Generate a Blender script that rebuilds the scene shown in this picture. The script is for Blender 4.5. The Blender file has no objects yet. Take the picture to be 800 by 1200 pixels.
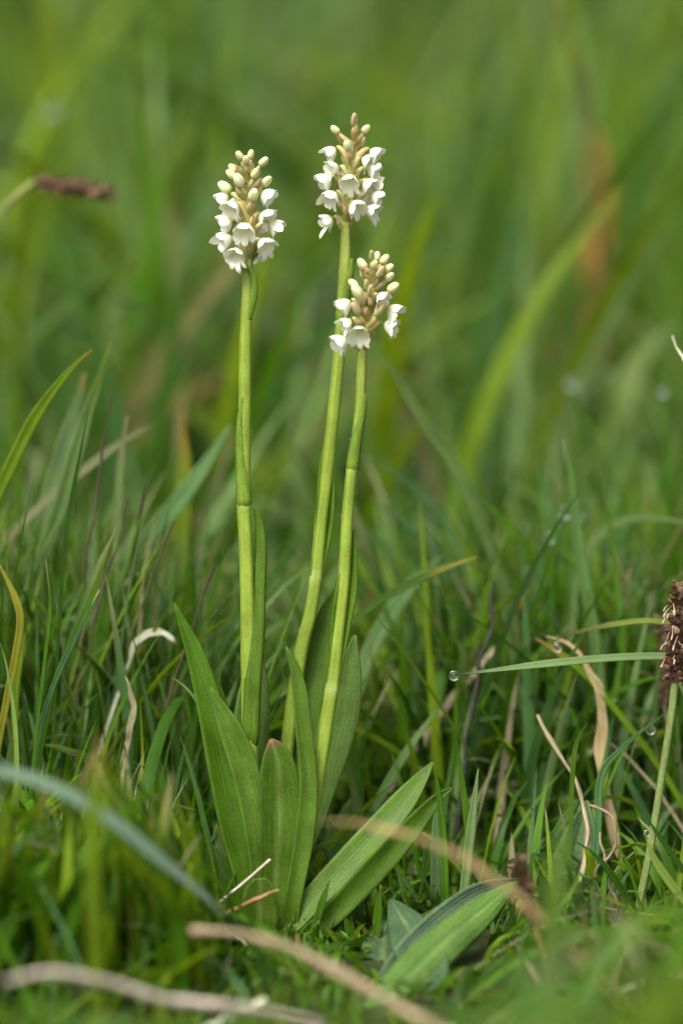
import bpy, math, random
import numpy as np
from mathutils import Vector, Matrix

random.seed(7)
rng = np.random.default_rng(11)
SC = bpy.context.scene
COL = SC.collection

# ------------------------------------------------------------------ camera
PITCH = math.radians(9.0)          # a macro lens looking slightly down
DIST = 0.80                        # focus distance in metres
S = 0.0002                         # metres per photo pixel in the focus plane
FW = Vector((0, math.cos(PITCH), -math.sin(PITCH)))
RT = Vector((1, 0, 0))
UP = Vector((0, math.sin(PITCH), math.cos(PITCH)))
ZC = (1092 - 600) * S * math.cos(PITCH)
CAM = Vector((0, 0, ZC)) - FW * DIST
cam = bpy.data.cameras.new('camera')
cam_ob = bpy.data.objects.new('camera', cam)
COL.objects.link(cam_ob)
cam_ob.location = CAM
cam_ob.rotation_euler = (math.pi / 2 - PITCH, 0, 0)
cam.sensor_fit = 'VERTICAL'
cam.sensor_height = 36.0
cam.lens = 36.0 * DIST / (1200 * S)
cam.clip_start = 0.02
cam.clip_end = 500
cam.dof.use_dof = True
cam.dof.focus_distance = DIST
cam.dof.aperture_fstop = 5.0
SC.camera = cam_ob

# ------------------------------------------------------------------ sky, sun, exposure
w = bpy.data.worlds.new('World')
SC.world = w
w.use_nodes = True
nt = w.node_tree
nt.nodes.clear()
sky = nt.nodes.new('ShaderNodeTexSky')
sky.sky_type = 'NISHITA'
sky.sun_disc = False
sky.sun_elevation = math.radians(58)
sky.sun_rotation = math.radians(215)
sky.dust_density = 6.0
sky.air_density = 1.0
hsv = nt.nodes.new('ShaderNodeHueSaturation')      # cloud cover: nearly white light
hsv.inputs['Saturation'].default_value = 0.22
bg = nt.nodes.new('ShaderNodeBackground')
bg.inputs['Strength'].default_value = 0.105
out = nt.nodes.new('ShaderNodeOutputWorld')
nt.links.new(sky.outputs[0], hsv.inputs['Color'])
nt.links.new(hsv.outputs[0], bg.inputs['Color'])
nt.links.new(bg.outputs[0], out.inputs['Surface'])

sun = bpy.data.lights.new('sun', 'SUN')
sun.energy = 1.5
sun.angle = math.radians(24)
sun.color = (1.0, 0.98, 0.95)
sun_ob = bpy.data.objects.new('sun', sun)
COL.objects.link(sun_ob)
sun_ob.rotation_euler = (math.radians(32), 0, math.radians(-35))

SC.view_settings.view_transform = 'Standard'
SC.view_settings.look = 'None'
SC.view_settings.exposure = 1.17
SC.view_settings.gamma = 1
SC.view_settings.use_curve_mapping = False
SC.cycles.use_denoising = True
SC.cycles.max_bounces = 8
SC.cycles.diffuse_bounces = 3
SC.cycles.glossy_bounces = 3
SC.cycles.transmission_bounces = 6
SC.cycles.sample_clamp_indirect = 6

# ------------------------------------------------------------------ helpers
def P(px, py, d=0.0):
    """photo pixel + depth behind the focus plane -> point in the meadow"""
    z = DIST + d
    k = S / DIST
    return CAM + FW * z + RT * ((px - 400) * k * z) + UP * ((600 - py) * k * z)

def pxsize(d):
    return S * (DIST + d) / DIST

def ground_z(x, y):
    x = np.asarray(x, float); y = np.asarray(y, float)
    lump = 0.005 * np.sin(19 * x + 1.3) * np.sin(17 * y + .4) + 0.003 * np.sin(47 * x + 2) * np.sin(41 * y)
    near = np.clip((np.hypot(x + .015, y) - .03) / .1, 0, 1)
    far = np.clip(y - 0.9, 0, None)
    return lump * near + 0.16 * far * np.clip(far / 2.0, 0, 1)

def node_mat(name):
    m = bpy.data.materials.new(name)
    m.use_nodes = True
    n = m.node_tree
    n.nodes.clear()
    o = n.nodes.new('ShaderNodeOutputMaterial')
    return m, n, o

def leaf_material(name, rough=.42, trans=.42, veins=14, vein_amt=.12, bump=.25, spec=.22, speck=0.0, ribs=.35, cells=0.0):
    m, n, o = node_mat(name)
    N, L = n.nodes, n.links
    at = N.new('ShaderNodeAttribute'); at.attribute_name = 'col'
    uv = N.new('ShaderNodeUVMap')
    sep = N.new('ShaderNodeSeparateXYZ'); L.new(uv.outputs[0], sep.inputs[0])
    # streaks that run along the blade
    mp = N.new('ShaderNodeMapping'); mp.inputs['Scale'].default_value = (veins, 1.3, 1)
    L.new(uv.outputs[0], mp.inputs[0])
    ns = N.new('ShaderNodeTexNoise'); ns.inputs['Scale'].default_value = 1.6; ns.inputs['Detail'].default_value = 4
    L.new(mp.outputs[0], ns.inputs['Vector'])
    geo = N.new('ShaderNodeNewGeometry')
    nb = N.new('ShaderNodeTexNoise'); nb.inputs['Scale'].default_value = 130; nb.inputs['Detail'].default_value = 5
    L.new(geo.outputs['Position'], nb.inputs['Vector'])
    a = N.new('ShaderNodeMath'); a.operation = 'ADD'
    L.new(ns.outputs['Fac'], a.inputs[0]); L.new(nb.outputs['Fac'], a.inputs[1])
    r = N.new('ShaderNodeMapRange')
    r.inputs['From Min'].default_value = .65; r.inputs['From Max'].default_value = 1.35
    r.inputs['To Min'].default_value = 1 - vein_amt * 2; r.inputs['To Max'].default_value = 1 + vein_amt * 2
    L.new(a.outputs[0], r.inputs[0])
    mul = N.new('ShaderNodeVectorMath'); mul.operation = 'SCALE'
    L.new(at.outputs['Color'], mul.inputs[0]); L.new(r.outputs[0], mul.inputs['Scale'])
    colour = mul.outputs[0]
    if cells:                         # the fine mottled skin of a fleshy leaf
        nf = N.new('ShaderNodeTexNoise'); nf.inputs['Scale'].default_value = 1700; nf.inputs['Detail'].default_value = 2
        L.new(geo.outputs['Position'], nf.inputs['Vector'])
        rf = N.new('ShaderNodeMapRange'); rf.inputs['From Min'].default_value = .3; rf.inputs['From Max'].default_value = .7
        rf.inputs['To Min'].default_value = 1 - cells; rf.inputs['To Max'].default_value = 1 + cells
        L.new(nf.outputs['Fac'], rf.inputs[0])
        m2 = N.new('ShaderNodeVectorMath'); m2.operation = 'SCALE'
        L.new(colour, m2.inputs[0]); L.new(rf.outputs[0], m2.inputs['Scale'])
        colour = m2.outputs[0]
    if speck:
        vo = N.new('ShaderNodeTexVoronoi'); vo.inputs['Scale'].default_value = 2200
        L.new(geo.outputs['Position'], vo.inputs['Vector'])
        rr = N.new('ShaderNodeMapRange'); rr.inputs['From Min'].default_value = .15; rr.inputs['From Max'].default_value = .5
        rr.inputs['To Min'].default_value = speck; rr.inputs['To Max'].default_value = 0
        L.new(vo.outputs['Distance'], rr.inputs[0])
        mx = N.new('ShaderNodeMix'); mx.data_type = 'RGBA'
        L.new(rr.outputs[0], mx.inputs[0]); L.new(colour, mx.inputs[6]); mx.inputs[7].default_value = (.35, .45, .22, 1)
        colour = mx.outputs[2]
    # fine parallel ribs
    ws = N.new('ShaderNodeMath'); ws.operation = 'MULTIPLY'; ws.inputs[1].default_value = veins * 6.283
    L.new(sep.outputs[0], ws.inputs[0])
    si = N.new('ShaderNodeMath'); si.operation = 'SINE'; L.new(ws.outputs[0], si.inputs[0])
    hm = N.new('ShaderNodeMath'); hm.operation = 'MULTIPLY_ADD'; hm.inputs[1].default_value = ribs
    L.new(si.outputs[0], hm.inputs[0]); L.new(nb.outputs['Fac'], hm.inputs[2])
    bp = N.new('ShaderNodeBump'); bp.inputs['Strength'].default_value = bump; bp.inputs['Distance'].default_value = .0004
    L.new(hm.outputs[0], bp.inputs['Height'])
    pr = N.new('ShaderNodeBsdfPrincipled')
    rv = N.new('ShaderNodeMapRange'); rv.inputs['From Min'].default_value = .35; rv.inputs['From Max'].default_value = .65
    rv.inputs['To Min'].default_value = rough - .14; rv.inputs['To Max'].default_value = rough + .14
    L.new(nb.outputs['Fac'], rv.inputs[0]); L.new(rv.outputs[0], pr.inputs['Roughness'])
    pr.inputs['Specular IOR Level'].default_value = spec
    L.new(colour, pr.inputs['Base Color']); L.new(bp.outputs[0], pr.inputs['Normal'])
    tr = N.new('ShaderNodeBsdfTranslucent')
    tg = N.new('ShaderNodeVectorMath'); tg.operation = 'MULTIPLY'; tg.inputs[1].default_value = (1.5, 1.35, .7)
    L.new(colour, tg.inputs[0]); L.new(tg.outputs[0], tr.inputs['Color'])
    ms = N.new('ShaderNodeMixShader'); ms.inputs[0].default_value = trans
    L.new(pr.outputs[0], ms.inputs[1]); L.new(tr.outputs[0], ms.inputs[2])
    L.new(ms.outputs[0], o.inputs['Surface'])
    return m

def solid_material(name, rough=.5, noise=300, amt=.15, trans=0.0, sss=0.0, bump=.1):
    m, n, o = node_mat(name)
    N, L = n.nodes, n.links
    at = N.new('ShaderNodeAttribute'); at.attribute_name = 'col'
    geo = N.new('ShaderNodeNewGeometry')
    nb = N.new('ShaderNodeTexNoise'); nb.inputs['Scale'].default_value = noise; nb.inputs['Detail'].default_value = 4
    L.new(geo.outputs['Position'], nb.inputs['Vector'])
    r = N.new('ShaderNodeMapRange')
    r.inputs['From Min'].default_value = .3; r.inputs['From Max'].default_value = .7
    r.inputs['To Min'].default_value = 1 - amt; r.inputs['To Max'].default_value = 1 + amt
    L.new(nb.outputs['Fac'], r.inputs[0])
    mul = N.new('ShaderNodeVectorMath'); mul.operation = 'SCALE'
    L.new(at.outputs['Color'], mul.inputs[0]); L.new(r.outputs[0], mul.inputs['Scale'])
    bp = N.new('ShaderNodeBump'); bp.inputs['Strength'].default_value = bump; bp.inputs['Distance'].default_value = .0004
    L.new(nb.outputs['Fac'], bp.inputs['Height'])
    pr = N.new('ShaderNodeBsdfPrincipled'); pr.inputs['Roughness'].default_value = rough
    L.new(mul.outputs[0], pr.inputs['Base Color']); L.new(bp.outputs[0], pr.inputs['Normal'])
    if sss:
        pr.inputs['Subsurface Weight'].default_value = sss
        pr.inputs['Subsurface Radius'].default_value = (.0012, .0014, .0007)
        pr.inputs['Subsurface Scale'].default_value = 1.0
    if trans:
        tr = N.new('ShaderNodeBsdfTranslucent'); L.new(mul.outputs[0], tr.inputs['Color'])
        ms = N.new('ShaderNodeMixShader'); ms.inputs[0].default_value = trans
        L.new(pr.outputs[0], ms.inputs[1]); L.new(tr.outputs[0], ms.inputs[2])
        L.new(ms.outputs[0], o.inputs['Surface'])
    else:
        L.new(pr.outputs[0], o.inputs['Surface'])
    return m

M_GRASS = leaf_material('grass')
M_ORCHID = leaf_material('orchid_leaf', rough=.5, trans=.3, veins=9, vein_amt=.16, bump=.5, spec=.2, ribs=.07, cells=.16)
M_HAIRY = leaf_material('downy_leaf', rough=.6, trans=.22, veins=5, vein_amt=.12, bump=.5, spec=.3, speck=.22, ribs=.15, cells=.2)
M_STEM = leaf_material('orchid_stem', rough=.5, trans=.12, veins=5, vein_amt=.15, bump=.45, spec=.3, ribs=.3, cells=.12)
M_DEAD = leaf_material('dead_grass', rough=.75, trans=.06, veins=6, vein_amt=.22, bump=.5, spec=.2)
M_PETAL = solid_material('petal', rough=.5, amt=.03, trans=.22, bump=.08)
M_BUD = solid_material('bud', rough=.55, amt=.08, trans=.08, bump=.15)
M_HUSK = solid_material('husk', rough=.7, noise=700, amt=.35, bump=.4)

M_DROP, _n, _o = node_mat('water')
_p = _n.nodes.new('ShaderNodeBsdfPrincipled')
_p.inputs['Base Color'].default_value = (1, 1, 1, 1)
_p.inputs['Transmission Weight'].default_value = 1
_p.inputs['IOR'].default_value = 1.333
_p.inputs['Roughness'].default_value = 0.0
_n.links.new(_p.outputs[0], _o.inputs['Surface'])

M_SOIL, _n, _o = node_mat('soil')
_g = _n.nodes.new('ShaderNodeNewGeometry')
_a = _n.nodes.new('ShaderNodeTexNoise'); _a.inputs['Scale'].default_value = 60; _a.inputs['Detail'].default_value = 8
_n.links.new(_g.outputs['Position'], _a.inputs['Vector'])
_r = _n.nodes.new('ShaderNodeValToRGB')
_r.color_ramp.elements[0].position = .35; _r.color_ramp.elements[0].color = (.018, .014, .008, 1)
_r.color_ramp.elements[1].position = .68; _r.color_ramp.elements[1].color = (.05, .075, .02, 1)
_n.links.new(_a.outputs['Fac'], _r.inputs[0])
_p = _n.nodes.new('ShaderNodeBsdfPrincipled'); _p.inputs['Roughness'].default_value = .9; _p.inputs['Specular IOR Level'].default_value = .1
_n.links.new(_r.outputs[0], _p.inputs['Base Color'])
_b = _n.nodes.new('ShaderNodeBump'); _b.inputs['Distance'].default_value = .004
_n.links.new(_a.outputs['Fac'], _b.inputs['Height']); _n.links.new(_b.outputs[0], _p.inputs['Normal'])
_n.links.new(_p.outputs[0], _o.inputs['Surface'])

def mesh_np(name, verts, quads, col=None, uv=None, mat=None):
    verts = np.asarray(verts, np.float32).reshape(-1, 3)
    quads = np.asarray(quads, np.int32).reshape(-1, 4)
    me = bpy.data.meshes.new(name)
    me.vertices.add(len(verts)); me.vertices.foreach_set('co', verts.ravel())
    me.loops.add(quads.size); me.loops.foreach_set('vertex_index', quads.ravel())
    me.polygons.add(len(quads))
    me.polygons.foreach_set('loop_start', np.arange(0, quads.size, 4, dtype=np.int32))
    me.polygons.foreach_set('use_smooth', np.ones(len(quads), bool))
    if uv is not None:
        u = me.uv_layers.new(name='UVMap')
        u.data.foreach_set('uv', np.asarray(uv, np.float32).reshape(-1, 2)[quads.ravel()].ravel())
    if col is not None:
        a = me.attributes.new('col', 'FLOAT_COLOR', 'POINT')
        c = np.ones((len(verts), 4), np.float32)
        c[:, :3] = np.asarray(col, np.float32).reshape(-1, 3)
        a.data.foreach_set('color', c.ravel())
    me.update(calc_edges=True)
    if mat: me.materials.append(mat)
    return me

def obj(name, me, parent=None, world=None, pworld=None):
    o = bpy.data.objects.new(name, me)
    COL.objects.link(o)
    if world is not None: o.matrix_basis = world
    if parent is not None:
        o.parent = parent
        o.matrix_parent_inverse = (pworld if pworld is not None else parent.matrix_basis).inverted()
    return o

def tag(o, label, cat, group=None):
    o['label'] = label; o['category'] = cat
    if group: o['group'] = group
    return o

def empty(name, loc):
    o = bpy.data.objects.new(name, None)
    COL.objects.link(o)
    o.matrix_basis = Matrix.Translation(loc)
    o.empty_display_size = .01
    return o

def spline(pts, n):
    """Catmull-Rom through rows of pts, resampled to n rows"""
    p = np.asarray(pts, float)
    if len(p) == 2: p = np.array([p[0], (p[0] + p[1]) / 2, p[1]])
    q = np.vstack([2 * p[0] - p[1], p, 2 * p[-1] - p[-2]])
    seg = np.linalg.norm(np.diff(p[:, :3], axis=0), axis=1)
    cum = np.concatenate([[0], np.cumsum(seg)])
    t = np.linspace(0, cum[-1], n)
    i = np.clip(np.searchsorted(cum, t, side='right') - 1, 0, len(p) - 2)
    f = ((t - cum[i]) / np.maximum(seg[i], 1e-9))[:, None]
    a, b, c, d = q[i], q[i + 1], q[i + 2], q[i + 3]
    return .5 * (2 * b + (c - a) * f + (2 * a - 5 * b + 4 * c - d) * f ** 2 + (3 * b - a - 3 * c + d) * f ** 3)

def to_ground(rows, depth=.006):
    """carry a row list (x, y, z, half width or radius) on from its last row into the soil"""
    p = np.array(rows[-1][:3]); q = np.array(rows[-2][:3])
    wv = rows[-1][3]
    dr = (p - q) / max(np.linalg.norm(p - q), 1e-9)
    h = p[2] - float(ground_z(p[0], p[1]))
    if h < .002: return rows
    reach = min(.55 * h / max(.35, abs(dr[2])), .05)
    c = p + dr * reach
    e = p + dr * reach * 1.25
    e[2] = float(ground_z(e[0], e[1])) - depth
    if c[2] < e[2] + .002: c = (p + e) / 2
    out_rows = list(rows)
    for t in (.35, .7, 1.0):
        b = (1 - t) ** 2 * p + 2 * t * (1 - t) * c + t * t * e
        out_rows.append((*b, wv))
    return out_rows

def lerp_col(a, b, t):
    a = np.asarray(a, float); b = np.asarray(b, float); t = np.asarray(t)[:, None]
    return a * (1 - t) + b * t

def strip(name, rows, col, tip=None, tip_len=.12, fold=.2, cup=0., roll=0., cols=4, n=26, mat=None,
          thick=.0, wave=0., base=None, facing=None, midrib=0., wrap=0.):
    """a leaf blade along rows (x,y,z,width); tip first. Width lies across the path, turned by roll."""
    r = spline(rows, n)
    r[:, 3] = np.maximum(r[:, 3], 1e-5)
    c = r[:, :3]
    T = np.gradient(c, axis=0); T /= np.linalg.norm(T, axis=1)[:, None] + 1e-12
    V = (np.array(CAM) - c) if facing is None else np.tile(np.asarray(facing, float), (n, 1))
    V = V / np.linalg.norm(V, axis=1)[:, None]
    s = np.cross(T, V); s /= np.linalg.norm(s, axis=1)[:, None] + 1e-12
    nn = np.cross(s, T)
    ro = roll if np.ndim(roll) else np.full(n, roll)
    cr, sr = np.cos(ro)[:, None], np.sin(ro)[:, None]
    s2 = s * cr + nn * sr
    n2 = nn * cr - s * sr
    wd = r[:, 3] / np.maximum(np.cos(ro), .35)
    v = np.linspace(-1, 1, cols + 1)
    ph = random.random() * 6
    tt = np.linspace(0, 1, n)
    X = np.empty((n, cols + 1, 3))
    for j, vv in enumerate(v):
        hgt = (fold * abs(vv) + cup * vv * vv) * wd / 2
        if wrap: hgt = hgt + wrap * (math.sqrt(max(0, 1 - vv * vv)) - 1) * wd / 2
        if midrib: hgt = hgt - midrib * wd * math.exp(-(vv / .16) ** 2)
        hgt = hgt + wave * np.sin(tt * 17 + ph + vv * 1.1) * wd * vv
        X[:, j] = c + s2 * (vv * wd / 2)[:, None] + n2 * hgt[:, None]
    idx = np.arange(n * (cols + 1)).reshape(n, cols + 1)
    Q = np.stack([idx[:-1, :-1], idx[1:, :-1], idx[1:, 1:], idx[:-1, 1:]], -1)
    cc = np.tile(np.asarray(col, float), (n, 1))
    if base is not None:
        cc = lerp_col(cc[0], base, np.clip((tt - .55) / .45, 0, 1) ** 1.5)
    if tip is not None:
        k = np.clip((tip_len - tt) / tip_len, 0, 1)[:, None] ** .7
        cc = cc * (1 - k) + np.asarray(tip) * k
    cc = np.repeat(cc[:, None], cols + 1, 1)
    if midrib:
        k = np.exp(-(v / .12) ** 2)[None, :, None] * .25
        cc = cc * (1 - k) + np.array([.3, .4, .12]) * k
    U = np.stack(np.broadcast_arrays((v / 2 + .5)[None, :], (tt * 3)[:, None]), -1)
    me = mesh_np(name, X, Q, cc, U, mat or M_GRASS)
    return me

def tube(name, rows, col, sides=10, n=40, mat=None, tip=None, tip_len=.1, rings=(), ring_col=None, knots=0, base=None):
    r = spline(rows, n)
    r[:, 3] = np.maximum(r[:, 3], 2e-5)
    tt = np.linspace(0, 1, n)
    rad = r[:, 3].copy()
    cc = np.tile(np.asarray(col, float), (n, 1))
    if base is not None:
        cc = lerp_col(cc[0], base, tt)
    if tip is not None:
        k = np.clip((tip_len - tt) / tip_len, 0, 1)[:, None]
        cc = cc * (1 - k) + np.asarray(tip) * k
    for z in rings:                      # z in world height
        k = np.exp(-((r[:, 2] - z) / .0012) ** 2)
        rad *= 1 + .07 * k
        if ring_col is not None: cc = cc * (1 - k[:, None]) + np.asarray(ring_col) * k[:, None]
    if knots:
        rad *= 1 + knots * (np.sin(tt * 37 + random.random() * 6) * .5 + np.sin(tt * 83) * .5)
    c = r[:, :3]
    T = np.gradient(c, axis=0); T /= np.linalg.norm(T, axis=1)[:, None] + 1e-12
    V = np.array(CAM) - c; V /= np.linalg.norm(V, axis=1)[:, None]
    s = np.cross(T, V); s /= np.linalg.norm(s, axis=1)[:, None] + 1e-12
    nn = np.cross(s, T)
    a = np.linspace(0, 2 * math.pi, sides, endpoint=False)
    rib = 1 + .04 * np.cos(a * 5)
    X = c[:, None] + rad[:, None, None] * rib[None, :, None] * (np.cos(a)[None, :, None] * s[:, None] + np.sin(a)[None, :, None] * nn[:, None])
    idx = np.arange(n * sides).reshape(n, sides)
    nx = np.roll(idx, -1, 1)
    Q = np.stack([idx[:-1], nx[:-1], nx[1:], idx[1:]], -1).reshape(-1, 4)
    # close the tip with a pole
    Xf = np.vstack([X.reshape(-1, 3), c[0] - T[0] * rad[0] * .5])
    tipi = n * sides
    Qt = np.stack([np.roll(idx[0], -1), idx[0], np.full(sides, tipi), np.full(sides, tipi)], -1)
    U = np.stack(np.broadcast_arrays((a / 6.283)[None], (tt * 5)[:, None]), -1).reshape(-1, 2)
    U = np.vstack([U, [0, 0]])
    C = np.vstack([np.repeat(cc, sides, 0), cc[:1]])
    me = mesh_np(name, Xf, Q, C, U, mat or M_STEM)
    return me

def rows_px(pts, ws, d0, d1):
    """pixel points -> rows of (x,y,z,width in metres), depth running d0 -> d1"""
    pts = [tuple(p) for p in pts]
    L = np.concatenate([[0], np.cumsum([math.hypot(b[0] - a[0], b[1] - a[1]) for a, b in zip(pts, pts[1:])])])
    L = L / L[-1]
    out_rows = []
    for i, p in enumerate(pts):
        d = p[2] if len(p) > 2 else d0 + (d1 - d0) * L[i]
        wv = ws[i] * pxsize(d)
        out_rows.append((*P(p[0], p[1], d), wv))
    return out_rows

# colours (what the plants are made of, linear)
C_FRESH = (.075, .180, .008)
C_YEL = (.155, .240, .010)
C_BLUE = (.080, .178, .052)
C_PALE = (.175, .280, .092)
C_DARK = (.035, .095, .006)
C_DEAD = (.330, .275, .160)
C_STRAW = (.560, .530, .370)
C_BROWN = (.072, .050, .030)
C_DKBRN = (.030, .026, .020)
C_RUST = (.420, .200, .050)
C_OLEAF = (.066, .150, .006)
C_OSTEM = (.235, .325, .034)

# ------------------------------------------------------------------ ground
xs = np.concatenate([-np.geomspace(250, .6, 26), np.linspace(-.55, .55, 60), np.geomspace(.6, 250, 26)])
ys = np.concatenate([-np.geomspace(250, .9, 22), np.linspace(-.85, 1.2, 90), np.geomspace(1.25, 300, 40)])
gx, gy = np.meshgrid(xs, ys, indexing='ij')
gz = np.where(gy > 6, ground_z(gx, np.minimum(gy, 6)) + .02 * (gy - 6), ground_z(gx, gy))
idx = np.arange(gx.size).reshape(gx.shape)
me = mesh_np('ground', np.stack([gx, gy, gz], -1), np.stack([idx[:-1, :-1], idx[1:, :-1], idx[1:, 1:], idx[:-1, 1:]], -1), mat=M_SOIL)
gr = obj('ground', me); gr['kind'] = 'structure'; gr['label'] = 'dark mossy soil of the meadow under the grass'

# ------------------------------------------------------------------ masses of grass
def sward(N, x, y, h, wid, lean, curl, pal, pw, K=8, tipbrown=.15, fold=.25, sink=.004, keep=None, az=None, dead_tip=C_DEAD):
    """N bent blades as arrays; returns verts, quads, colours, uvs"""
    x = np.asarray(x); y = np.asarray(y)
    t = np.linspace(0, 1, K + 1)
    phi = rng.uniform(0, 2 * np.pi, N) if az is None else az
    th0 = np.abs(rng.normal(0, lean, N)); kap = np.abs(rng.normal(0, curl, N))
    th = th0[:, None] + kap[:, None] * t[None] ** 1.6
    dl = h[:, None] / K
    rad = np.concatenate([np.zeros((N, 1)), np.cumsum(np.sin(th[:, 1:]) * dl, 1)], 1)
    zz = np.concatenate([np.zeros((N, 1)), np.cumsum(np.cos(th[:, 1:]) * dl, 1)], 1)
    side = rng.normal(0, .06, N)[:, None] * (t[None] ** 2) * h[:, None]
    cx, sx = np.cos(phi)[:, None], np.sin(phi)[:, None]
    X = x[:, None] + rad * cx - side * sx
    Y = y[:, None] + rad * sx + side * cx
    Z = ground_z(x, y)[:, None] - sink + zz
    C = np.stack([X, Y, Z], -1)
    if keep is not None:
        k = keep(C)
        C = C[k]; th = th[k]; phi = phi[k]; wid = wid[k]; N = len(C)
        cx, sx = np.cos(phi)[:, None], np.sin(phi)[:, None]
    prof = np.minimum(1, .65 + t * 2) * (1 - np.clip((t - .45) / .55, 0, 1) ** 1.8) + .02
    hw = wid[:, None] * prof[None] / 2
    tw = rng.normal(0, .9, N)[:, None] * t[None] + rng.normal(0, .5, N)[:, None]
    S0 = np.stack(np.broadcast_arrays(-sx, cx, 0 * th), -1)
    N0 = np.stack([np.cos(th) * cx, np.cos(th) * sx, -np.sin(th)], -1)
    S1 = S0 * np.cos(tw)[..., None] + N0 * np.sin(tw)[..., None]
    N1 = N0 * np.cos(tw)[..., None] - S0 * np.sin(tw)[..., None]
    V = np.stack([C - S1 * hw[..., None] + N1 * (hw * fold)[..., None], C, C + S1 * hw[..., None] + N1 * (hw * fold)[..., None]], 2)
    pal = np.asarray(pal); pk = rng.choice(len(pal), N, p=np.asarray(pw) / sum(pw))
    col = pal[pk] * rng.uniform(.75, 1.25, (N, 1))
    col = col[:, None] * np.ones((1, K + 1, 1))
    bt = (rng.random(N) < tipbrown)[:, None, None] * np.clip((t - .75) / .2, 0, 1)[None, :, None]
    col = col * (1 - bt) + np.asarray(dead_tip) * bt
    lo = np.clip(1 - t * 4, 0, 1)[None, :, None] * .5                    # pale straw sheaths at the foot
    col = col * (1 - lo) + np.array([.22, .22, .10]) * lo
    col = np.repeat(col[:, :, None], 3, 2)
    uu = np.broadcast_to(np.array([0, .5, 1])[None, None, :], (N, K + 1, 3)) + rng.integers(0, 50, (N, 1, 1))
    vv = np.broadcast_to((t * 3)[None, :, None], (N, K + 1, 3))
    U = np.stack([uu, vv], -1)
    ix = np.arange(N * (K + 1) * 3).reshape(N, K + 1, 3)
    Q = np.stack([ix[:, :-1, :-1], ix[:, 1:, :-1], ix[:, 1:, 1:], ix[:, :-1, 1:]], -1)
    return V, Q, col, U

def stuff(name, label, cat, parts, mat=None):
    vs, qs, cs, us, off = [], [], [], [], 0
    for V, Q, c, U in parts:
        V = V.reshape(-1, 3); vs.append(V); qs.append(Q.reshape(-1, 4) + off); cs.append(c.reshape(-1, 3)); us.append(U.reshape(-1, 2)); off += len(V)
    me = mesh_np(name, np.vstack(vs), np.vstack(qs), np.vstack(cs), np.vstack(us), mat or M_GRASS)
    o = obj(name, me); o['kind'] = 'stuff'; tag(o, label, cat)
    return o

_cam = np.array(CAM); _fw = np.array(FW); _up = np.array(UP)
def project(C):
    q = C - _cam
    z = q @ _fw
    px = 400 + q[..., 0] / z * DIST / S
    py = 600 - (q @ _up) / z * DIST / S
    return px, py, z - DIST

TX = [-400, 0, 90, 150, 215, 260, 300, 425, 455, 540, 575, 612, 640, 690, 740, 800, 1200]
TY = [880, 900, 880, 860, 910, 1030, 1085, 1095, 1140, 1132, 1100, 1056, 980, 990, 1060, 1040, 1000]
def keep_front(C):
    """nothing loose grows up in front of the orchids"""
    px, py, d = project(C)
    lim = np.interp(px, TX, TY) - np.clip((d + .008) / .022, 0, 1) * 110
    lim = np.where((d < -.085) & (px < 560), np.maximum(lim, 1172), lim)
    return ~np.any((d < .018) & (py < lim) & (d > -.75), axis=1) & ~np.any(d < -.45, axis=1)

def mid_height(x):
    return np.interp(x, [-.16, -.07, -.04, .0, .04, .1, .16], [.115, .11, .09, .08, .092, .105, .11])

U_ = rng.uniform
parts = []
# short turf in and around the orchids
N = 17000
y = np.concatenate([U_(-.34, -.05, 2500), U_(-.05, .05, 6500), U_(.05, .42, 8000)]); x = U_(-1, 1, N) * (.22 + .14 * y)
y = np.where((x > -.02) & (y > .005) & (y < .05), y + .06, y)
parts.append(sward(N, x, y, U_(.016, .055, N), U_(.0008, .0024, N), .45, .9, [C_FRESH, C_YEL, C_DARK, C_BLUE, C_DEAD], [5, 2, 2.5, 2, .6], K=6, keep=keep_front))
# a low moss-like nap that closes the ground
N = 14000
y = np.concatenate([U_(-.28, -.06, 2500), U_(-.06, .14, 11500)]); x = U_(-1, 1, N) * .18
parts.append(sward(N, x, y, U_(.006, .018, N), U_(.0008, .0020, N), .6, .8, [C_FRESH, C_YEL, C_DARK], [4, 2, 3], K=4, sink=.001, keep=keep_front))
N = 5000
x = U_(-.045, .07, N); y = U_(np.where(x > .004, -.006, -.035), .03, N)
parts.append(sward(N, x, y, U_(.004, .009, N), U_(.0008, .0018, N), .6, .8, [C_FRESH, C_YEL, C_DARK], [4, 2, 3], K=4, sink=.001))
stuff('turf_grass', 'short dense green turf around the feet of the orchids', 'grass', parts)

parts = []
N = 8000
y = .022 + .46 * U_(0, 1, N) ** 1.05; x = U_(-1, 1, N) * (.17 + .22 * y)
y = np.where((x > -.03) & (y < .05), y + .05, y)
h = mid_height(x) * U_(.4, 1.1, N) * np.interp(y, [.02, .12, .30, .48], [.8, 1, 1.3, 1.7])
parts.append(sward(N, x, y, h, .0008 + .0040 * U_(0, 1, N) ** 1.2, .36, .9, [C_FRESH, C_YEL, C_DARK, C_BLUE, C_PALE, C_DEAD], [5, 2, 2.5, 3, 3.5, .5], K=9, keep=keep_front))
N = 4000
x = np.concatenate([U_(-.20, -.032, 3300), U_(-.2, .20, 700)]); y = .006 + .10 * U_(0, 1, N) ** .8
h = mid_height(x) * U_(.45, 1.0, N)
parts.append(sward(N, x, y, h, U_(.0007, .0030, N), .14, .45, [C_FRESH, C_YEL, C_DARK, C_BLUE, C_PALE], [5, 2, 1.5, 3, 3], K=10, keep=keep_front))
N = 1500
x = U_(.015, .17, N); y = U_(.03, .18, N)
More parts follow.
